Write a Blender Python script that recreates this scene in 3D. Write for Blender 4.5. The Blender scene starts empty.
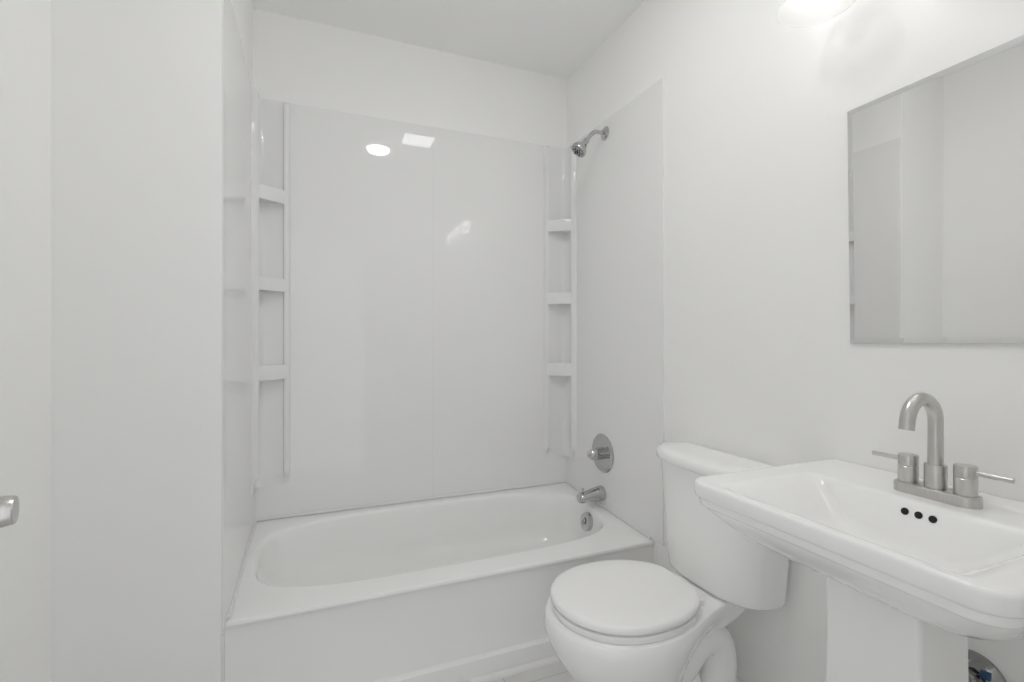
import bpy, bmesh, math
from math import sin, cos, pi, radians, sqrt
from mathutils import Vector, Matrix

sc = bpy.context.scene
C = sc.collection

# ------------------------------------------------------------------ camera
cam_d = bpy.data.cameras.new('camera')
cam = bpy.data.objects.new('camera', cam_d)
C.objects.link(cam)
cam.location = (0, 0, 1.18)
cam.rotation_euler = (radians(90), 0, radians(-22.2))
cam_d.sensor_width = 36
cam_d.lens = 488 / 1024 * 36
cam_d.shift_y = -3 / 1024
cam_d.clip_start = 0.02
sc.camera = cam

# ------------------------------------------------------------------ world, exposure
wd = bpy.data.worlds.new('world')
sc.world = wd
wd.use_nodes = True
wd.node_tree.nodes['Background'].inputs[0].default_value = (0.955, 0.975, 1.0, 1)
wd.node_tree.nodes['Background'].inputs[1].default_value = 1.02
sc.view_settings.view_transform = 'Standard'
sc.view_settings.look = 'None'
sc.view_settings.gamma = 1
sc.view_settings.use_curve_mapping = False
sc.view_settings.exposure = 0.12
sc.cycles.use_denoising = True
sc.cycles.max_bounces = 24
sc.cycles.diffuse_bounces = 16
sc.cycles.glossy_bounces = 8
BULB, DISC, FAN, SHADE, LIP = 5.0, 62.0, 6.5, 3.0, 0.25     # radiance of the lamps that are lit


# ------------------------------------------------------------------ materials
def mat(name, col, rough=0.5, metal=0.0, emit=0.0, ecol=None, ior=1.5, coat=0.0, spec=0.5,
        noise=0.0, nscale=40.0, bump=0.0, bscale=120.0, aniso=None):
    m = bpy.data.materials.new(name)
    m.use_nodes = True
    nt = m.node_tree
    b = nt.nodes['Principled BSDF']
    b.inputs['Base Color'].default_value = (*col, 1)
    b.inputs['Roughness'].default_value = rough
    b.inputs['Metallic'].default_value = metal
    b.inputs['IOR'].default_value = ior
    b.inputs['Coat Weight'].default_value = coat
    b.inputs['Specular IOR Level'].default_value = spec
    if emit:
        b.inputs['Emission Color'].default_value = (*(ecol or col), 1)
        b.inputs['Emission Strength'].default_value = emit
    tc = nt.nodes.new('ShaderNodeTexCoord')
    if noise:
        n = nt.nodes.new('ShaderNodeTexNoise')
        n.inputs['Scale'].default_value = nscale
        n.inputs['Detail'].default_value = 4
        mp = nt.nodes.new('ShaderNodeMapping')
        if aniso:
            mp.inputs['Scale'].default_value = aniso
        nt.links.new(tc.outputs['Object'], mp.inputs[0])
        nt.links.new(mp.outputs[0], n.inputs['Vector'])
        mx = nt.nodes.new('ShaderNodeMix')
        mx.data_type = 'RGBA'
        mx.inputs[6].default_value = (*[c * (1 - noise) for c in col], 1)
        mx.inputs[7].default_value = (*[min(1, c * (1 + noise)) for c in col], 1)
        nt.links.new(n.outputs[0], mx.inputs[0])
        nt.links.new(mx.outputs[2], b.inputs['Base Color'])
    if bump:
        n2 = nt.nodes.new('ShaderNodeTexNoise')
        n2.inputs['Scale'].default_value = bscale
        n2.inputs['Detail'].default_value = 3
        nt.links.new(tc.outputs['Object'], n2.inputs['Vector'])
        bp = nt.nodes.new('ShaderNodeBump')
        bp.inputs['Strength'].default_value = bump
        bp.inputs['Distance'].default_value = 0.002
        nt.links.new(n2.outputs[0], bp.inputs['Height'])
        nt.links.new(bp.outputs[0], b.inputs['Normal'])
    return m


M = dict(
    paint=mat('wall_paint', (0.90, 0.898, 0.889), 0.55, spec=0.3, noise=0.01, nscale=3, bump=0.06, bscale=260),
    ceil=mat('ceiling_paint', (0.92, 0.92, 0.915), 0.8, spec=0.2, bump=0.1, bscale=200),
    trim=mat('trim_paint', (0.84, 0.838, 0.83), 0.3),
    acrylic=mat('surround_acrylic', (0.848, 0.847, 0.843), 0.025),
    tub=mat('tub_enamel', (0.90, 0.90, 0.894), 0.08),
    porc=mat('porcelain', (0.92, 0.92, 0.913), 0.07),
    plast=mat('seat_plastic', (0.93, 0.928, 0.922), 0.22),
    chrome=mat('chrome', (0.56, 0.56, 0.56), 0.08, 1.0),
    chromed=mat('dark_chrome', (0.40, 0.40, 0.40), 0.10, 1.0),
    nickel=mat('brushed_nickel', (0.60, 0.59, 0.57), 0.30, 1.0, noise=0.12, nscale=60, aniso=(8, 8, 0.6)),
    dark=mat('dark_rubber', (0.02, 0.02, 0.02), 0.6),
    hole=mat('overflow_shadow_gap', (0.012, 0.012, 0.012), 0.8),
    mirror=mat('mirror_silver', (0.86, 0.86, 0.855), 0.015, 1.0),
    medge=mat('mirror_edge', (0.45, 0.47, 0.46), 0.2, 0.6),
    caulk=mat('caulk', (0.80, 0.80, 0.79), 0.5),
    shade=mat('opal_glass', (0.55, 0.55, 0.545), 0.25, emit=1.0, ecol=(1, 0.99, 0.98)),
    bulb=mat('lit_bulb', (1, 1, 1), 0.4, emit=BULB, ecol=(1, 0.985, 0.965)),
    disc=mat('lit_disc', (1, 1, 1), 0.4, emit=DISC, ecol=(1, 0.992, 0.98)),
    fan=mat('lit_fan_lens', (1, 1, 1), 0.4, emit=FAN, ecol=(1, 0.995, 0.985)),
    blue=mat('blue_reflection', (0.03, 0.08, 0.16), 0.4),  # blue reflection in the trap chrome, put in as a colour
    door=mat('door_paint', (0.83, 0.828, 0.82), 0.35),
)


def tile_material():
    m = bpy.data.materials.new('floor_tile')
    m.use_nodes = True
    nt = m.node_tree
    b = nt.nodes['Principled BSDF']
    tc = nt.nodes.new('ShaderNodeTexCoord')
    br = nt.nodes.new('ShaderNodeTexBrick')
    br.offset = 0.0
    br.inputs['Color1'].default_value = (0.74, 0.735, 0.725, 1)
    br.inputs['Color2'].default_value = (0.76, 0.755, 0.745, 1)
    br.inputs['Mortar'].default_value = (0.55, 0.545, 0.53, 1)
    br.inputs['Scale'].default_value = 1.0
    br.inputs['Brick Width'].default_value = 0.305
    br.inputs['Row Height'].default_value = 0.305
    br.inputs['Mortar Size'].default_value = 0.002
    nt.links.new(tc.outputs['Object'], br.inputs['Vector'])
    n = nt.nodes.new('ShaderNodeTexNoise')
    n.inputs['Scale'].default_value = 6
    n.inputs['Detail'].default_value = 8
    nt.links.new(tc.outputs['Object'], n.inputs['Vector'])
    mx = nt.nodes.new('ShaderNodeMix')
    mx.data_type = 'RGBA'
    mx.blend_type = 'MULTIPLY'
    mx.inputs[0].default_value = 0.15
    nt.links.new(br.outputs['Color'], mx.inputs[6])
    nt.links.new(n.outputs['Color'], mx.inputs[7])
    nt.links.new(mx.outputs[2], b.inputs['Base Color'])
    b.inputs['Roughness'].default_value = 0.3
    return m


M['tile'] = tile_material()


def shade_glow():
    """opal glass glows most round the bulb and little at its lip (object z: 0 top, -0.135 lip)"""
    nt = M['shade'].node_tree
    b = nt.nodes['Principled BSDF']
    tc = nt.nodes.new('ShaderNodeTexCoord')
    sp_ = nt.nodes.new('ShaderNodeSeparateXYZ')
    mr = nt.nodes.new('ShaderNodeMapRange')
    mr.interpolation_type = 'SMOOTHSTEP'
    mr.inputs['From Min'].default_value = -0.075
    mr.inputs['From Max'].default_value = -0.030
    mr.inputs['To Min'].default_value = LIP
    mr.inputs['To Max'].default_value = SHADE
    nt.links.new(tc.outputs['Object'], sp_.inputs[0])
    nt.links.new(sp_.outputs['Z'], mr.inputs['Value'])
    nt.links.new(mr.outputs[0], b.inputs['Emission Strength'])
    # opal glass lets part of the light straight through
    tr_ = nt.nodes.new('ShaderNodeBsdfTransparent')
    mx = nt.nodes.new('ShaderNodeMixShader')
    mx.inputs[0].default_value = 0.74
    nt.links.new(b.outputs[0], mx.inputs[1])
    nt.links.new(tr_.outputs[0], mx.inputs[2])
    nt.links.new(mx.outputs[0], nt.nodes['Material Output'].inputs['Surface'])


shade_glow()


# ------------------------------------------------------------------ mesh helpers
def finish(bm, sharp=38):
    bmesh.ops.remove_doubles(bm, verts=bm.verts, dist=1e-6)
    bmesh.ops.dissolve_degenerate(bm, edges=bm.edges, dist=1e-6)
    bmesh.ops.recalc_face_normals(bm, faces=bm.faces)
    a = radians(sharp)
    for f in bm.faces:
        f.smooth = True
    for e in bm.edges:
        if len(e.link_faces) == 2:
            e.smooth = e.calc_face_angle(0) < a


def obj(name, bm, m, parent=None, sharp=38, loc=None):
    finish(bm, sharp)
    me = bpy.data.meshes.new(name)
    bm.to_mesh(me)
    bm.free()
    me.materials.append(m)
    o = bpy.data.objects.new(name, me)
    C.objects.link(o)
    if parent:
        o.parent = parent
    if loc:
        o.location = loc
    return o


def tag(o, label, cat, group=None, kind=None):
    o['label'] = label
    o['category'] = cat
    if group:
        o['group'] = group
    if kind:
        o['kind'] = kind
    return o


def thing(name, label, cat, loc=(0, 0, 0), group=None, rot=(0, 0, 0)):
    o = bpy.data.objects.new(name, None)
    C.objects.link(o)
    o.location = loc
    o.rotation_euler = rot
    o.empty_display_size = 0.1
    return tag(o, label, cat, group)


def box(bm, x0, x1, y0, y1, z0, z1, bev=0.0, seg=2):
    r = bmesh.ops.create_cube(bm, size=1.0)
    vs = r['verts']
    for v in vs:
        v.co = Vector((x0 + (v.co.x + .5) * (x1 - x0), y0 + (v.co.y + .5) * (y1 - y0), z0 + (v.co.z + .5) * (z1 - z0)))
    if bev:
        es = {e for v in vs for e in v.link_edges}
        bmesh.ops.bevel(bm, geom=list(es), offset=bev, segments=seg, profile=0.5, affect='EDGES')
    return bm


def loft(bm, rings, cap0=True, cap1=True, closed=True):
    vr = [[bm.verts.new(p) for p in r] for r in rings]
    n = len(vr[0])
    for a, b in zip(vr, vr[1:]):
        for i in range(n if closed else n - 1):
            j = (i + 1) % n
            bm.faces.new((a[i], a[j], b[j], b[i]))
    if cap0:
        bm.faces.new(list(reversed(vr[0])))
    if cap1:
        bm.faces.new(vr[-1])
    return bm


def lathe(bm, prof, origin=(0, 0, 0), axis=(0, 0, 1), n=40):
    """prof: list of (radius, height) along axis"""
    q = Vector((0, 0, 1)).rotation_difference(Vector(axis).normalized())
    o = Vector(origin)
    rings = []
    for r, h in prof:
        r = max(r, 1e-5)
        rings.append([o + q @ Vector((r * cos(2 * pi * i / n), r * sin(2 * pi * i / n), h)) for i in range(n)])
    return loft(bm, rings)


def tube(bm, pts, rad, n=20, caps=True, sx=1.0):
    """sweep a circle along pts, rad: number or list"""
    pts = [Vector(p) for p in pts]
    if not isinstance(rad, (list, tuple)):
        rad = [rad] * len(pts)
    rings = []
    up = None
    for k, p in enumerate(pts):
        t = (pts[min(k + 1, len(pts) - 1)] - pts[max(k - 1, 0)]).normalized()
        if up is None:
            up = Vector((0, 0, 1)) if abs(t.z) < .9 else Vector((0, 1, 0))
        a = (up - t * up.dot(t)).normalized()
        up = a
        b = t.cross(a)
        rings.append([p + rad[k] * (a * cos(2 * pi * i / n) + b * sin(2 * pi * i / n) * sx) for i in range(n)])
    return loft(bm, rings, caps, caps)


def bez(p0, p1, p2, p3, n=14):
    out = []
    for i in range(n + 1):
        t = i / n
        out.append(tuple((1 - t) ** 3 * a + 3 * (1 - t) ** 2 * t * b + 3 * (1 - t) * t * t * c + t ** 3 * d
                         for a, b, c, d in zip(p0, p1, p2, p3)))
    return out


def square_dirs(nx, ny):
    """points round the unit square, max norm 1, counter clockwise"""
    d = []
    for i in range(nx): d.append((-1 + 2 * i / nx, -1))
    for i in range(ny): d.append((1, -1 + 2 * i / ny))
    for i in range(nx): d.append((1 - 2 * i / nx, 1))
    for i in range(ny): d.append((-1, 1 - 2 * i / ny))
    return d


def sring(x0, x1, y0, y1, n, z, dirs):
    """superellipse of exponent n in the rectangle; z number or f(x, y)"""
    cx, cy, a, b = (x0 + x1) / 2, (y0 + y1) / 2, abs(x1 - x0) / 2, abs(y1 - y0) / 2
    out = []
    for u, v in dirs:
        r = (abs(u) ** n + abs(v) ** n) ** (-1 / n) if n < 80 else 1.0
        x, y = cx + a * u * r, cy + b * v * r
        out.append((x, y, z(x, y) if callable(z) else z))
    return out


# ------------------------------------------------------------------ the setting
XR, YB, XL, XW, YW, CE, YF = 1.28, 2.344, -0.236, -0.602, 1.555, 2.585, 0.09


def struct(name, bm, m, label, cat, parent=None):
    o = obj(name, bm, m, parent, 12)
    if not parent:
        tag(o, label, cat, kind='structure')
    return o


struct('floor', box(bmesh.new(), XW - .1, XR + .1, -0.03, YB + .1, -0.1, 0.0), M['tile'],
       'pale tiled floor with thin grout lines in front of the tub', 'floor')
struct('ceiling', box(bmesh.new(), XW - .1, XR + .1, -0.03, YB + .1, CE, CE + .1), M['ceil'],
       'flat white ceiling above the tub', 'ceiling')
struct('wall_back', box(bmesh.new(), XW - .1, XR + .1, YB, YB + .1, 0, CE), M['paint'],
       'white painted wall strip above the long tub surround panel', 'wall')
struct('wall_right', box(bmesh.new(), XR, XR + .1, -0.03, YB, 0, CE), M['paint'],
       'white painted wall behind the toilet, sink and mirror', 'wall')
struct('wall_left', box(bmesh.new(), XW - .1, XW, -0.03, YB, 0, CE), M['paint'],
       'narrow strip of white wall beside the door knob', 'wall')
struct('wall_alcove', box(bmesh.new(), XW, XL, YW, YB, 0, CE), M['paint'],
       'white painted wall block closing off the end of the tub', 'wall')
JL, JR = -0.275, 0.435                       # doorway between the jambs
bm = bmesh.new()
box(bm, XW, JL - .018, -0.03, YF, 0, CE)
box(bm, JR + .018, XR, -0.03, YF, 0, CE)
box(bm, JL - .018, JR + .018, -0.03, YF, 2.07, CE)
struct('wall_front', bm, M['paint'], 'white wall with the doorway the picture is taken through', 'wall')
bm = bmesh.new()
box(bm, JL - .018, JL, -0.03, YF, 0, 2.07)
box(bm, JR, JR + .018, -0.03, YF, 0, 2.07)
box(bm, JL, JR, -0.03, YF, 2.052, 2.07)
box(bm, JR + .006, JR + .066, YF, YF + .012, 0, 2.118, .003)
box(bm, JL - .066, JL - .006, YF, YF + .012, 0, 2.118, .003)
box(bm, JL - .006, JR + .006, YF, YF + .012, 2.058, 2.118, .003)
struct('trim_1', bm, M['trim'], 'white casing round the doorway', 'door casing')


def baseboard(name, pts, label):
    """pts: two floor points; thickness to the left of the direction"""
    (x0, y0), (x1, y1) = pts
    d = Vector((x1 - x0, y1 - y0, 0)).normalized()
    nrm = Vector((-d.y, d.x, 0))
    prof = [(0, 0), (0.013, 0), (0.013, .064), (0.011, .07), (0.007, .074), (0.005, .082), (0, .082)]
    bm = bmesh.new()
    loft(bm, [[Vector((x, y, 0)) + nrm * a + Vector((0, 0, z)) for a, z in prof] for x, y in pts])
    return struct(name, bm, M['trim'], label, 'baseboard')


baseboard('baseboard_right', [(XR, YF), (XR, 1.585)], 'white baseboard along the wall behind the toilet and pedestal')
baseboard('baseboard_left', [(XW, YW), (XW, YF)], 'white baseboard along the wall behind the door')
baseboard('baseboard_alcove', [(XL, YW), (XW, YW)], 'white baseboard on the wall at the end of the tub')

# quarter round along the foot of the tub
bm = bmesh.new()
prof = [(0, 0)] + [(0.016 * cos(a), 0.016 * sin(a)) for a in [i * pi / 2 / 8 for i in range(9)]]
loft(bm, [[(x, 1.597 - a, z) for a, z in prof] for x in (XL + .002, XR - .014)])
struct('trim_2', bm, M['trim'], 'thin white quarter round where the tub apron meets the floor', 'trim')

# the door, standing open just out of the frame, with its knob reaching in
# (door in its own frame: x = out of the face, y = from the hinge to the free edge)
door = struct('door_1', box(bmesh.new(), -0.035, 0, 0.003, 0.703, 0.012, 2.045, .002), M['door'],
              'white door standing open at the picture edge with a nickel knob', 'door')
door.location = (-.254, .112, 0)
door.rotation_euler = (0, 0, radians(12))
kz, ky = 0.978, 0.641
for sg, x in ((1, 0), (-1, -.035)):
    bm = bmesh.new()
    lathe(bm, [(0.0, 0), (.031, 0), (.031, .004), (.027, .008), (.013, .010), (.0, .010)], (x, ky, kz), (sg, 0, 0), 48)
    obj('knob_rose', bm, M['nickel'], door)
    bm = bmesh.new()
    lathe(bm, [(0.0, .009), (.012, .009), (.012, .018), (.016, .022), (.0195, .027), (.0202, .032), (.0196, .040), (.0180, .054), (.0165, .0635),
               (.0155, .0650), (0.0, .0653)], (x, ky, kz), (sg, 0, 0), 56)
    obj('knob', bm, M['nickel'], door)
for hz in (.25, 1.05, 1.85):
    bm = bmesh.new()
    lathe(bm, [(0, 0), (.006, 0), (.006, .09), (0, .09)], (.004, -.001, hz - .045), (0, 0, 1), 16)
    obj('hinge', bm, M['nickel'], door)

# ------------------------------------------------------------------ bathtub
tubT = thing('bathtub', 'white alcove bathtub with a flat apron below the glossy surround', 'bathtub', (0.52, 1.98, 0))
TO = Vector((-0.52, -1.98, 0))


def rel(o, root):
    """geometry was written in room coordinates: shift it under its root"""
    o.data.transform(Matrix.Translation(-Vector(root.location)))
    return o


def zr(x, y):
    return 0.36 + 0.038 * max(0, min(1, (y - 1.61) / .73))


D = square_dirs(56, 32)
x0, x1, y1 = XL + .0005, 1.2795, 2.3435
rings = []
for z, yf in [(0.0, 1.598), (.068, 1.598), (.0725, 1.5990), (.0750, 1.602), (.0790, 1.6145), (.083, 1.616), (.33, 1.6175), (.337, 1.616), (.343, 1.611), (.350, 1.609)]:
    rings.append(sring(x0, x1, yf, y1, 99, z, D))
rings.append(sring(x0 + .001, x1 - .001, 1.611, y1 - .001, 99, lambda x, y: zr(x, y) - .003, D))
rings.append(sring(x0 + .003, x1 - .003, 1.616, y1 - .003, 99, lambda x, y: zr(x, y) - .0006, D))
rings.append(sring(x0 + .007, x1 - .007, 1.622, y1 - .007, 60, lambda x, y: zr(x, y), D))
# opening, then down into the basin
bx0, bx1, by0, by1 = -0.196, 1.214, 1.716, 2.290
rings.append(sring(bx0 - .006, bx1 + .006, by0 - .012, by1 + .008, 4.0, lambda x, y: zr(x, y), D))
rings.append(sring(bx0 - .001, bx1 + .001, by0 - .004, by1 + .003, 3.9, lambda x, y: zr(x, y) - .0015, D))
rings.append(sring(bx0 + .004, bx1 - .003, by0 + .003, by1 - .003, 3.8, lambda x, y: zr(x, y) - .006, D))
rings.append(sring(bx0 + .010, bx1 - .006, by0 + .008, by1 - .007, 3.7, lambda x, y: zr(x, y) - .016, D))
HB, FR = .215, .085                      # depth of the basin below its lip, radius at the foot of its sides
for k in range(1, 25):
    a = k / 24 * pi / 2
    d = HB * sin(a)
    f = d / HB
    ins = .035 * f + FR * (1 - sqrt(max(0, 1 - max(0, (d - HB + FR) / FR) ** 2)))
    rings.append(sring(bx0 + .011 + .30 * (1 - cos(a)), bx1 - .007 - ins, by0 + .009 + ins, by1 - .008 - ins, 3.6 - .4 * f,
                       lambda x, y, d=d, f=f: .358 - d + (zr(x, y) - .378) * (1 - f), D))
ex = (bx0 + .311 - .15, bx1 - .127, by0 + .129, by1 - .128)
rings.append(sring(ex[0] + .33, ex[1] - .15, ex[2] + .10, ex[3] - .10, 3, .1415, D))
bm = bmesh.new()
loft(bm, rings)
rel(obj('tub_shell', bm, M['tub'], tubT, 30), tubT)
bm = bmesh.new()
lathe(bm, [(0, -.012), (.042, -.012), (.043, 0.0), (.041, .008), (.035, .011), (.012, .0125), (0, .0125)], (1.190, 1.99, .318), (-1, 0, .19), 40)
ov = rel(obj('overflow_plate', bm, M['chrome'], tubT), tubT)
bm = bmesh.new()
q = Vector((-1, 0, .19)).normalized()
tube(bm, [Vector((1.190, 1.99, .318)) + q * .012 + Vector((0, 0, .02)), Vector((1.190, 1.99, .318)) + q * .024 + Vector((0, 0, .004)),
          Vector((1.190, 1.99, .318)) + q * .022 + Vector((0, 0, -.014))], [.004, .006, .005], 12)
o = obj('trip_lever', bm, M['chrome'], ov)
o.data.transform(Matrix.Translation(-Vector(tubT.location)))
bm = bmesh.new()
lathe(bm, [(0, 0), (.036, 0), (.034, .004), (.02, .005), (.018, .012), (0, .014)], (1.02, 1.99, .1415), (0, 0, 1), 36)
rel(obj('drain', bm, M['chrome'], tubT), tubT)

# ------------------------------------------------------------------ surround
sur = thing('shower_surround', 'glossy white wall surround with corner shelf towers above the bathtub', 'shower surround', (0.52, YB, 0))
ST = 2.205
PT = .006


def sur_part(name, bm, parent=None, sharp=12, label=None, m='acrylic'):
    o = rel(obj(name, bm, M[m], parent or sur, sharp), sur)
    if label:
        o['label'] = label
    return o


SEAM = .537
sur_part('back_panel', box(bmesh.new(), XL + PT, SEAM - .0001, YB - PT, YB, .3992, ST, .0003))
sur_part('back_panel', box(bmesh.new(), SEAM + .0001, XR - PT, YB - PT, YB, .3992, ST, .0003))


def side_panel(xa, xb, ya):
    bm = bmesh.new()
    prof = [(ya, .362), (1.625, .3625), (YB, .3995), (YB, ST), (ya, ST)]
    loft(bm, [[(x, y, z) for y, z in prof] for x in (xa, xb)])
    sur_part('side_panel', bm)


side_panel(XL, XL + PT, YW + .003)
side_panel(XR - PT, XR, 1.552)


def tower(sx, cx, la, lb, shelves):
    """corner tower: la = leg along the back wall, lb = leg along the end wall; sx=+1 grows to +x"""
    cy = YB - PT
    pr = .026
    plan = [(la + .012, 0.0), (la + .009, .006), (la + .002, pr * .9), (la - .005, pr), (la - .012, pr * .92), (la - .0155, pr * .6), (la - .017, .006)]
    cove = []
    R = .034
    for i in range(9):
        a = pi / 2 * i / 8
        cove.append((.006 + R - R * sin(a), .006 + R - R * cos(a)))
    plan += [(.075, .006)] + cove + [(.006, .055)]
    plan += [(.006, lb - .017), (pr * .6, lb - .0155), (pr * .92, lb - .012), (pr, lb - .005), (pr * .9, lb + .002), (.006, lb + .009), (0.0, lb + .012)]
    plan += [(0.0, 0.0)]

    def ring(z, k, kc):
        r = []
        for i, (p, q) in enumerate(plan):
            # k scales how far the ribs stand proud, kc the cove
            if i < 7:
                q2, p2 = q * k, p
            elif i >= len(plan) - 8:
                p2, q2 = p * k, q
            else:
                p2, q2 = p, q
            r.append((cx + sx * p2, cy - q2, z))
        return r

    bm = bmesh.new()
    zs = [(.545, .02), (.575, .12), (.59, .55), (.60, .9), (.612, 1), (2.165, 1), (2.182, .9), (2.195, .5), (2.2035, .15)]
    loft(bm, [ring(z, k, k) for z, k in zs])
    t = sur_part('corner_tower', bm, sharp=50)
    for zb, zt in shelves:
        bm = bmesh.new()
        P = []
        A, B = Vector((la - .003, .0255)), Vector((.0255, lb - .003))
        for i in range(13):
            f = i / 12
            p = A.lerp(B, f)
            nrm = Vector((A.y - B.y, B.x - A.x)).normalized()
            if nrm.x < 0:
                nrm = -nrm
            P.append(p + nrm * .004 * sin(pi * f))
        outline = [Vector((la - .012, .004))] + P + [Vector((.004, lb - .012)), Vector((.004, .004))]

        def rg(z, s):
            c = Vector((.03, .03))
            return [(cx + sx * (c.x + (p.x - c.x) * s), cy - (c.y + (p.y - c.y) * s), z) for p in outline]
        loft(bm, [rg(zb + .004, .90), rg(zb, .97), rg(zb + .006, 1.0), rg(zt - .008, 1.0), rg(zt - .002, .975), rg(zt, .94), rg(zt - .006, .86), rg(zt - .010, .6)])
        sur_part('shelf', bm, t, 30)
    return t


tower(1, XL + PT, .128, .098, ((1.755, 1.814), (1.378, 1.434), (1.004, 1.066)))
tower(-1, XR - PT, .128, .098, ((1.742, 1.803), (1.358, 1.418), (.982, 1.048)))
# caulk bead between tub and panels
bm = bmesh.new()
cr = .0062
tube(bm, [(XL + PT + .004, YB - PT - .003, .398 + .0064), (XR - PT - .004, YB - PT - .003, .398 + .0064)], cr, 8)
tube(bm, [(XL + PT + .003, 1.622, .3607 + .0064), (XL + PT + .003, YB - .008, .398 + .0064)], cr, 8)
tube(bm, [(XR - PT - .003, 1.622, .3607 + .0064), (XR - PT - .003, YB - .008, .398 + .0064)], cr, 8)
sur_part('caulk_bead', bm, m='caulk')

# ------------------------------------------------------------------ shower head, valve, spout
WX = XR - PT - .0006
sh = thing('showerhead', 'small chrome shower head on a bent arm high above the tub', 'shower head', (WX, 1.958, 2.142))
bm = bmesh.new()
lathe(bm, [(0, 0), (.031, 0), (.031, .003), (.027, .008), (.016, .012), (.011, .014), (0, .014)], (0, 0, 0), (-1, 0, 0), 36)
obj('flange', bm, M['chrome'], sh)
bm = bmesh.new()
tube(bm, [(0, 0, 0), (-.03, 0, 0)] + bez((-.04, 0, 0), (-.062, 0, .002), (-.070, 0, -.010), (-.092, 0, -.036), 10) + [(-.106, 0, -.054)], .0095, 20)
obj('shower_arm', bm, M['chrome'], sh)
hd = Vector((-.62, .08, -.78)).normalized()
ho = Vector((-.100, 0, -.046))
bm = bmesh.new()
lathe(bm, [(0, 0), (.013, 0), (.015, .006), (.015, .020), (.017, .024), (.024, .038), (.034, .052), (.038, .060), (.0385, .070), (.036, .074), (0, .074)], ho, hd, 40)
head = obj('spray_head', bm, M['chrome'], sh)
bm = bmesh.new()
lathe(bm, [(0, .0735), (.032, .0735), (.0325, .0755), (.030, .077), (0, .077)], ho, hd, 40)
face = obj('spray_face', bm, M['chromed'], head)
face['label'] = 'dark spray face'
bm = bmesh.new()
ax = hd.cross(Vector((0, 1, 0))).normalized()
ay = hd.cross(ax)
for k in range(12):
    r_ = .022 if k % 2 else .013
    a = 2 * pi * k / 12
    c = ho + hd * .0765 + ax * r_ * cos(a) + ay * r_ * sin(a)
    lathe(bm, [(0, 0), (.0035, 0), (.003, .0025), (0, .003)], c, hd, 10)
lathe(bm, [(0, 0), (.006, 0), (.005, .003), (0, .003)], ho + hd * .0765, hd, 16)
obj('nozzles', bm, M['dark'], head)

vv = thing('shower_valve', 'round chrome shower valve with a knob handle on the tub end wall', 'shower valve', (WX, 1.979, .634))
bm = bmesh.new()
lathe(bm, [(0, 0), (.091, 0), (.091, .002), (.086, .007), (.072, .010), (.066, .0085), (.030, .012), (0, .012)], (0, 0, 0), (-1, 0, 0), 56)
obj('escutcheon', bm, M['chrome'], vv)
bm = bmesh.new()
lathe(bm, [(0, .010), (.026, .010), (.026, .030), (.022, .034), (.0, .034)], (0, 0, 0), (-1, 0, 0), 32)
for k in range(14):
    a = 2 * pi * k / 14
    tube(bm, [(-.011, .0255 * cos(a), .0255 * sin(a)), (-.031, .0255 * cos(a), .0255 * sin(a))], .003, 8)
obj('stem_collar', bm, M['chromed'], vv)
bm = bmesh.new()
lathe(bm, [(0, .034), (.024, .034), (.028, .042), (.027, .055), (.022, .070), (.013, .080), (0, .083)], (0, 0, 0), (-1, 0, 0), 32)
obj('handle', bm, M['chrome'], vv)

sp = thing('tub_spout', 'short chrome tub spout just above the tub rim', 'tub spout', (WX, 1.985, .444))
bm = bmesh.new()
secs = [(0, .034, .034, 0), (.006, .036, .036, 0), (.03, .034, .033, -.001), (.06, .032, .029, -.004), (.085, .030, .026, -.007),
        (.105, .029, .0245, -.009), (.118, .0285, .0235, -.0105), (.125, .026, .021, -.0115), (.129, .020, .015, -.012), (.1305, .010, .007, -.012)]
n = 28
loft(bm, [[(-d, w * cos(2 * pi * i / n), dz + h * sin(2 * pi * i / n)) for i in range(n)] for d, w, h, dz in secs])
lathe(bm, [(0, 0), (.013, 0), (.013, .013), (.010, .014), (0, .010)], (-.108, 0, -.016), (0, 0, -1), 20)
obj('spout_body', bm, M['chrome'], sp)
bm = bmesh.new()
lathe(bm, [(0, 0), (.004, 0), (.004, .012), (.0075, .014), (.0075, .019), (.004, .021), (0, .021)], (-.108, 0, .014), (0, 0, 1), 18)
obj('diverter_knob', bm, M['chrome'], sp)

# ------------------------------------------------------------------ toilet (local x = out from the wall, y = across, z up)
toi = thing('toilet', 'white two-piece toilet with closed round lid between tub and sink', 'toilet', (XR, 1.20, 0), rot=(0, 0, pi))


def egg(z, xr_, xf, xc, wm, wr, n=72, ex=2.15, rc=.03):
    """outline: rounded front, waist at the rear"""
    out = []
    h = n // 2
    half = []
    m1 = int(h * .55)
    for i in range(m1 + 1):                      # front tip back to widest point
        a = pi / 2 * i / m1
        half.append((xc + (xf - xc) * cos(a) ** (2 / ex), wm * sin(a) ** (2 / ex)))
    m2 = h - m1
    for i in range(1, m2 + 1):                   # widest point to rear
        t = i / m2
        x = xc + (xr_ - xc) * t
        s = t * t * (3 - 2 * t)
        s2 = min(1, t * 1.25)
        s2 = s2 * s2 * (3 - 2 * s2)
        w = wm + (wr - wm) * s2
        if x - xr_ < rc:
            w -= rc - sqrt(max(0, rc * rc - (rc - (x - xr_)) ** 2))
        half.append((x, w))
    out = [(x, w, z) for x, w in half] + [(x, -w, z) for x, w in reversed(half[1:])]
    return out


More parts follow.
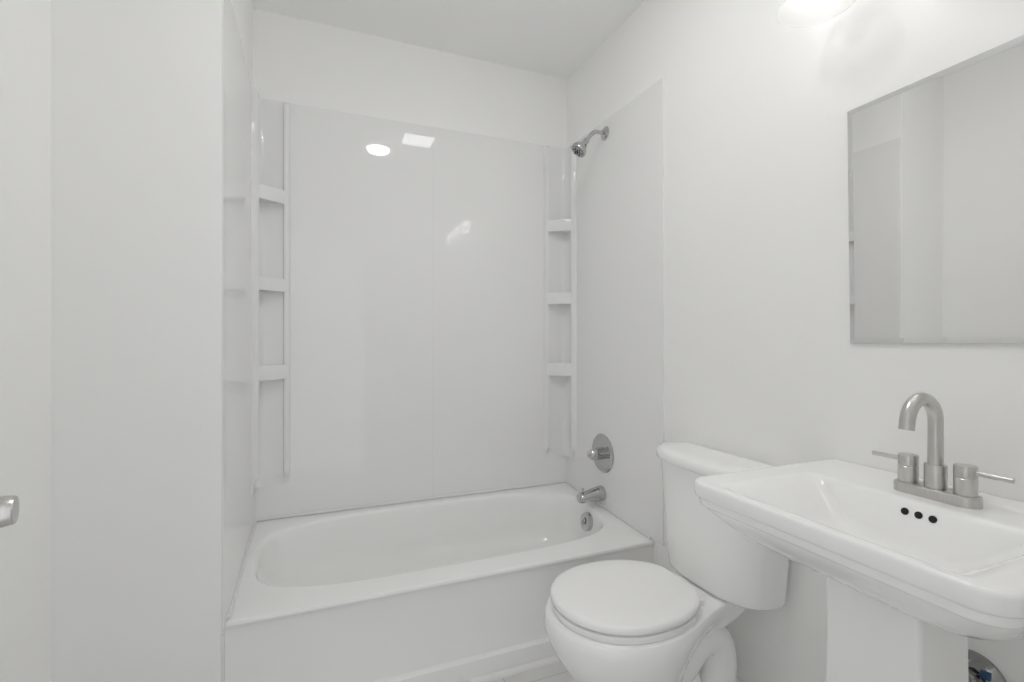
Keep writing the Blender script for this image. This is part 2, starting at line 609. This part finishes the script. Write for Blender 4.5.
bm = bmesh.new()
S = [(0.0, .14, .565, .35, .118, .100), (.022, .14, .565, .35, .118, .100), (.03, .145, .558, .35, .112, .094), (.08, .165, .552, .36, .110, .080),
     (.14, .19, .558, .37, .118, .070), (.19, .20, .582, .385, .136, .066), (.235, .19, .612, .405, .160, .068), (.275, .15, .640, .42, .180, .078),
     (.31, .14, .660, .43, .193, .092), (.340, .085, .671, .435, .2005, .102), (.364, .05, .673, .44, .202, .106), (.388, .03, .668, .44, .199, .108),
     (.397, .033, .661, .44, .195, .105), (.4005, .040, .650, .44, .187, .099), (.4005, .08, .60, .44, .12, .06)]
loft(bm, [egg(*s) for s in S])
# trapway moulded on both sides of the foot
for sy in (-1, 1):
    path = bez((.34, .045 * sy, .10), (.30, .058 * sy, .20), (.255, .060 * sy, .285), (.195, .060 * sy, .285), 12) + \
        bez((.195, .060 * sy, .285), (.125, .060 * sy, .285), (.115, .060 * sy, .18), (.170, .062 * sy, .09), 12)[1:] + [(.20, .064 * sy, .03), (.21, .064 * sy, .004)]
    tube(bm, path, [.034 + .018 * min(1, i / 6) for i in range(len(path))], 22)
obj('bowl', bm, M['porc'], toi, 40)
for sy in (-1, 1):
    bm = bmesh.new()
    lathe(bm, [(.016, 0), (.016, .006), (.012, .014), (.005, .018), (0, .0185)], (.30, .125 * sy, .0), (0, 0, 1), 24)
    obj('bolt_cap', bm, M['plast'], toi)


def seat_outline(z, s, xb=.231, xf=.653, w=.187, n=64):
    """round closed lid with a short straight hinge side"""
    xc = .445
    pts = []
    h = n // 2
    for i in range(h + 1):
        a = pi * i / h
        x = xc + (xf - xc if cos(a) > 0 else .23) * (abs(cos(a)) ** (2 / 2.15)) * (1 if cos(a) > 0 else -1)
        y = w * abs(sin(a)) ** (2 / 2.1)
        if x < xb:
            x = xb
        pts.append((x, y))
    pts = pts + [(x, -y) for x, y in reversed(pts[1:-1])]
    c = (xc - .02, 0)
    return [(c[0] + (x - c[0]) * s, c[1] + (y - c[1]) * s, z) for x, y in pts]


bm = bmesh.new()
loft(bm, [seat_outline(.4025, .955), seat_outline(.4025, .985), seat_outline(.4200, .995), seat_outline(.4145, .998), seat_outline(.4195, .988), seat_outline(.4210, .96)])
obj('seat', bm, M['plast'], toi, 45)
bm = bmesh.new()
loft(bm, [seat_outline(.4250, .95), seat_outline(.4250, .985), seat_outline(.4275, 1.0), seat_outline(.4355, 1.003), seat_outline(.4415, .993), seat_outline(.4450, .972),
          seat_outline(.4470, .92), seat_outline(.4480, .7), seat_outline(.4485, .35)])
obj('lid', bm, M['plast'], toi, 45)
for sy in (-1, 1):
    bm = bmesh.new()
    box(bm, .222, .250, .080 * sy - .016, .080 * sy + .016, .399, .420, .005, 3)
    obj('hinge', bm, M['plast'], toi)
# buffers hold the lid just clear of the seat
for dx, dy in ((.56, .09), (.56, -.09)):
    bm = bmesh.new()
    lathe(bm, [(0, 0), (.006, 0), (.006, .006), (0, .006)], (dx, dy, .4200), (0, 0, 1), 12)
    obj('buffer', bm, M['plast'], toi)


def dring(z, xb, xf, w, n=60, ex=2.5, rc=.02):
    """tank outline: flat back, bowed front"""
    pts = []
    h = n
    for i in range(h + 1):
        a = -pi / 2 + pi * i / h
        pts.append((xb + rc + (xf - xb - rc) * max(0, cos(a)) ** (2 / ex), w * (1 if sin(a) > 0 else -1) * abs(sin(a)) ** (2 / 3.0)))
    for i in range(1, 6):
        a = pi / 2 * i / 5
        pts.append((xb + rc - rc * sin(a), w - rc + rc * cos(a)))
    for i in range(5, 0, -1):
        a = pi / 2 * i / 5
        pts.append((xb + rc - rc * sin(a), -(w - rc + rc * cos(a))))
    return [(x, y, z) for x, y in pts]


bm = bmesh.new()
loft(bm, [dring(.4045, .03, .148, .184), dring(.4055, .022, .164, .194), dring(.4105, .017, .1705, .2005), dring(.421, .015, .173, .203), dring(.47, .015, .176, .208),
          dring(.62, .015, .184, .222), dring(.769, .015, .192, .231)])
obj('tank', bm, M['porc'], toi, 60)
bm = bmesh.new()
loft(bm, [dring(.770, .012, .190, .228), dring(.770, .008, .204, .241), dring(.773, .007, .2075, .244), dring(.788, .007, .2085, .245), dring(.796, .008, .206, .243), dring(.8015, .012, .200, .237),
          dring(.8045, .02, .189, .227), dring(.8055, .05, .14, .16)])
obj('tank_lid', bm, M['porc'], toi, 60)
bm = bmesh.new()
lathe(bm, [(.03, .399), (.035, .399), (.035, .407), (.03, .407)], (.09, 0, 0), (0, 0, 1), 24)
obj('tank_gasket', bm, M['dark'], toi)

# ------------------------------------------------------------------ pedestal sink (local x = out from the wall)
snk = thing('pedestal_sink', 'white rectangular pedestal sink on a square column below the mirror', 'sink', (XR, .601, 0), rot=(0, 0, pi))


def rrect(x0, x1, w, r, z, n=8, rb=.006):
    """rounded rectangle: back corners rb, front corners r"""
    pts = []
    for cx, cy, a0, rr in ((x1 - r, w - r, 0, r), (x0 + rb, w - rb, 90, rb), (x0 + rb, -w + rb, 180, rb), (x1 - r, -w + r, 270, r)):
        for i in range(n + 1):
            a = radians(a0 + 90 * i / n)
            pts.append((cx + rr * cos(a), cy + rr * sin(a), z))
    return pts


def bowl_ring(x0, x1, w, r, z, n=8, off=.011):
    return [(x, y + off, z) for x, y, z in rrect(x0, x1, w, r, z, n, rb=r)]


bm = bmesh.new()
B = 0.001


def rs(d, w, z, r=.044):
    return rrect(B, d, w, r, z)


R = [rrect(.03, .19, .075, .03, .668), rrect(.012, .235, .105, .04, .672), rrect(.006, .285, .135, .05, .684), rrect(B, .345, .175, .06, .710), rrect(B, .395, .212, .062, .737), rrect(B, .437, .242, .06, .766),
     rs(.461, .256, .788, .055), rs(.472, .264, .7995, .05), rs(.4755, .2665, .8045, .047), rs(.477, .2675, .8068), rs(.478, .268, .8078),
     rs(.481, .2705, .8092), rs(.483, .272, .8115), rs(.484, .273, .816), rs(.4842, .2732, .8215), rs(.484, .273, .8242),
     rs(.4845, .2735, .8256), rs(.4875, .2770, .8272), rs(.490, .2795, .8300), rs(.4915, .281, .834), rs(.492, .2815, .842), rs(.492, .2815, .851), rs(.4917, .2812, .8545), rs(.4907, .2802, .8572),
     rs(.489, .2785, .8592), rs(.4865, .276, .8602), rs(.483, .2725, .8605), rrect(.003, .478, .2675, .040, .8605),
     bowl_ring(.170, .474, .230, .022, .8605), bowl_ring(.178, .471, .224, .022, .8601), bowl_ring(.184, .467, .217, .022, .8590), bowl_ring(.188, .462, .210, .023, .8570),
     bowl_ring(.191, .456, .203, .024, .8535), bowl_ring(.194, .449, .194, .025, .848), bowl_ring(.199, .436, .177, .026, .833), bowl_ring(.207, .418, .150, .030, .808), bowl_ring(.213, .406, .132, .034, .792), bowl_ring(.219, .398, .120, .038, .783),
     bowl_ring(.230, .384, .102, .040, .776), bowl_ring(.246, .364, .075, .038, .773), bowl_ring(.268, .342, .045, .03, .771), bowl_ring(.285, .320, .02, .012, .770)]
loft(bm, R)
obj('basin', bm, M['porc'], snk, 75)
for dy in (-.0235, 0, .0235):
    bm = bmesh.new()
    lathe(bm, [(0, -.003), (.0068, -.003), (.0068, .0012), (.0, .0012)], (.1975, dy + .0255, .838), (1, 0, .30), 20)
    o = obj('overflow_hole', bm, M['hole'], snk)
    o['label'] = 'dark round overflow hole'
bm = bmesh.new()
lathe(bm, [(0, 0), (.021, 0), (.021, .002), (.015, .003), (.014, .006), (0, .008)], (.302, .011, .7705), (0, 0, 1), 28)
obj('drain', bm, M['nickel'], snk)
bm = bmesh.new()
PO = .012
loft(bm, [[(x, y + PO, z) for x, y, z in q_] for q_ in (
    rrect(.13, .36, .105, .02, 0.0, rb=.02), rrect(.13, .36, .105, .02, .012, rb=.02), rrect(.14, .345, .096, .016, .035, rb=.016), rrect(.168, .332, .090, .010, .10, rb=.012),
    rrect(.170, .328, .087, .010, .35, rb=.012), rrect(.172, .325, .083, .010, .60, rb=.012), rrect(.172, .326, .084, .010, .700, rb=.012))])
obj('pedestal', bm, M['porc'], snk, 40)

# ------------------------------------------------------------------ faucet
fau = thing('faucet', 'brushed nickel two-handle faucet with a curved spout on the sink deck', 'faucet', (XR - .124, .585, .8598), rot=(0, 0, pi))
bm = bmesh.new()


def stadium(l, w, z, n=14):
    p = []
    for cy, a0 in ((l, 0), (-l, 180)):
        for i in range(n + 1):
            a = radians(a0 + 180 * i / n)
            p.append((w * cos(a), cy + w * sin(a), z))
    return p


loft(bm, [stadium(.0475, .0255, 0), stadium(.0475, .0255, .017), stadium(.0475, .0248, .0195), stadium(.0475, .0235, .0205)])
obj('base_plate', bm, M['nickel'], fau)
bm = bmesh.new()
lathe(bm, [(0, .020), (.0185, .020), (.0185, .066), (.0175, .0675), (.0, .0675)], (0, 0, 0), (0, 0, 1), 32)
obj('spout_collar', bm, M['nickel'], fau)
bm = bmesh.new()
arc = [(.046 - .046 * cos(a), 0, .154 + .046 * sin(a)) for a in [pi * i / 22 * .94 for i in range(23)]]
tube(bm, [(0, 0, .066), (0, 0, .105)] + arc + [(arc[-1][0] + .003, 0, arc[-1][2] - .020)], .0127, 26)
obj('spout', bm, M['nickel'], fau)
for sy in (-1, 1):
    bm = bmesh.new()
    lathe(bm, [(0, .020), (.0178, .020), (.0178, .0525), (.0171, .0533), (.0171, .0543), (.0178, .0551), (.0178, .075), (.0168, .0765), (0, .0765)], (0, .0485 * sy, 0), (0, 0, 1), 32)
    h = obj('handle', bm, M['nickel'], fau)
    bm = bmesh.new()
    tube(bm, [(0, .061 * sy, .0655), (0, .118 * sy, .0650)], .0048, 16)
    obj('lever', bm, M['nickel'], h)

# ------------------------------------------------------------------ drain trap behind the pedestal
tr = thing('drain_trap', 'chrome drain trap and wall flange behind the sink pedestal', 'drain pipe', (XR, .575, .475))
bm = bmesh.new()
lathe(bm, [(0, 0), (.051, 0), (.051, .002), (.047, .008), (.038, .016), (.026, .021), (0, .021)], (0, 0, 0), (-1, 0, 0), 44)
obj('wall_flange', bm, M['chromed'], tr)
bm = bmesh.new()
tube(bm, [(-.015, 0, 0), (-.05, .002, 0)] + bez((-.06, .003, 0), (-.085, .006, 0), (-.09, .01, -.02), (-.092, .012, -.05), 8), .019, 20)
obj('trap_arm', bm, M['chrome'], tr)
bm = bmesh.new()
lathe(bm, [(0, 0), (.026, 0), (.026, .016), (.023, .018), (0, .018)], (-.036, .001, 0), (-1, 0, 0), 8)
obj('slip_nut', bm, M['chromed'], tr)
bm = bmesh.new()
box(bm, -.030, -.022, -.034, -.018, .018, .034, .001)  # small block painted blue, stands in for a reflection in the chrome
o = obj('reflection_patch', bm, M['blue'], tr)
o['label'] = 'small blue patch put in for a reflection in the chrome'

# ------------------------------------------------------------------ mirror
mir = thing('wall_mirror', 'frameless rectangular wall mirror with a thin faceted border above the sink', 'mirror', (XR, .599, 1.467), rot=(radians(-.7), 0, 0))
mw, mh, bv = .234, .2985, .013
bm = bmesh.new()


def mrect(w, h, x):
    return [(x, -w, -h), (x, w, -h), (x, w, h), (x, -w, h)]


loft(bm, [mrect(mw - bv - .001, mh - bv - .001, -.0052), mrect(mw - bv, mh - bv, -.0075), mrect(mw - bv, mh - bv, -.0078)][1:2] +
     [mrect(mw - bv - .0001, mh - bv - .0001, -.0075)], True, True)
bm.free()
bm = bmesh.new()
vs = [bm.verts.new(p) for p in mrect(mw - bv, mh - bv, -.0080)]
vo = [bm.verts.new(p) for p in mrect(mw, mh, -.0066)]
bm.faces.new(vs)
for i in range(4):
    j = (i + 1) % 4
    bm.faces.new((vs[i], vs[j], vo[j], vo[i]))
vb = [bm.verts.new(p) for p in mrect(mw, mh, -.0056)]
for i in range(4):
    j = (i + 1) % 4
    bm.faces.new((vo[i], vo[j], vb[j], vb[i]))
bm.faces.new(vb)
g = obj('mirror_glass', bm, M['mirror'], mir, 2)
bm = bmesh.new()
box(bm, -.0055, 0, -mw, mw, -mh, mh)
obj('backing', bm, M['medge'], mir)

# ------------------------------------------------------------------ vanity light (only the lowest part of one shade is in the frame)
van = thing('vanity_light', 'vanity light with white bell glass shades above the mirror', 'wall light', (XR, .592, 2.143))
bm = bmesh.new()
box(bm, -.025, 0, -.30, .30, -.005, .075, .006, 3)
obj('backplate', bm, M['nickel'], van)
for dy in (.245, 0, -.245):
    bm = bmesh.new()
    tube(bm, [(-.02, dy, .035)] + bez((-.05, dy, .035), (-.10, dy, .04), (-.12, dy, .04), (-.12, dy, .02), 8), .008, 14)
    lathe(bm, [(0, 0), (.024, 0), (.026, -.01), (.026, -.035), (0, -.035)], (-.12, dy, .03), (0, 0, 1), 24)
    obj('lamp_arm', bm, M['nickel'], van)
    bm = bmesh.new()
    zb = -.135
    prof = [(.028, 0.0), (.034, -.006), (.046, -.03), (.056, -.06), (.066, -.09), (.080, -.118), (.0875, -.130), (.0885, zb), (.0865, zb), (.0785, -.119), (.064, -.091), (.054, -.061), (.044, -.031), (.030, -.008), (.026, 0.0)]
    n = 40
    loft(bm, [[(-.12 + r * cos(2 * pi * i / n), dy + r * sin(2 * pi * i / n), h) for i in range(n)] for r, h in prof + [prof[0]]], False, False)
    obj('glass_shade', bm, M['shade'], van, 60)
    bm = bmesh.new()
    lathe(bm, [(0, 0), (.013, 0), (.014, -.02), (.026, -.050), (.032, -.070), (.029, -.090), (.016, -.104), (0, -.108)], (-.12, dy, -.004), (0, 0, 1), 28)
    obj('bulb', bm, M['bulb'], van)

# ------------------------------------------------------------------ ceiling fittings, seen as reflections in the surround
rl = thing('ceiling_light', 'round white recessed ceiling light mirrored in the shower panel', 'ceiling light', (.45, .955, CE))
bm = bmesh.new()
lathe(bm, [(.078, 0), (.098, 0), (.097, -.006), (.080, -.008), (.078, -.004), (.078, 0)], (0, 0, 0), (0, 0, 1), 48)
obj('trim_ring', bm, M['trim'], rl)
bm = bmesh.new()
lathe(bm, [(0, -.001), (.077, -.001), (.077, -.010), (.072, -.022), (.055, -.031), (.03, -.035), (0, -.036)], (0, 0, 0), (0, 0, 1), 48)
obj('lens', bm, M['disc'], rl)
fn = thing('exhaust_fan', 'square white ceiling fan light mirrored in the shower panel', 'exhaust fan', (.685, 1.235, CE))
bm = bmesh.new()
for a, b, c, d in ((-.135, .135, -.135, -.105), (-.135, .135, .105, .135), (-.135, -.105, -.105, .105), (.105, .135, -.105, .105)):
    box(bm, a, b, c, d, -.016, 0)
obj('grille_frame', bm, M['trim'], fn)
obj('light_lens', box(bmesh.new(), -.1045, .1045, -.1045, .1045, -.012, -.001, .003), M['fan'], fn)
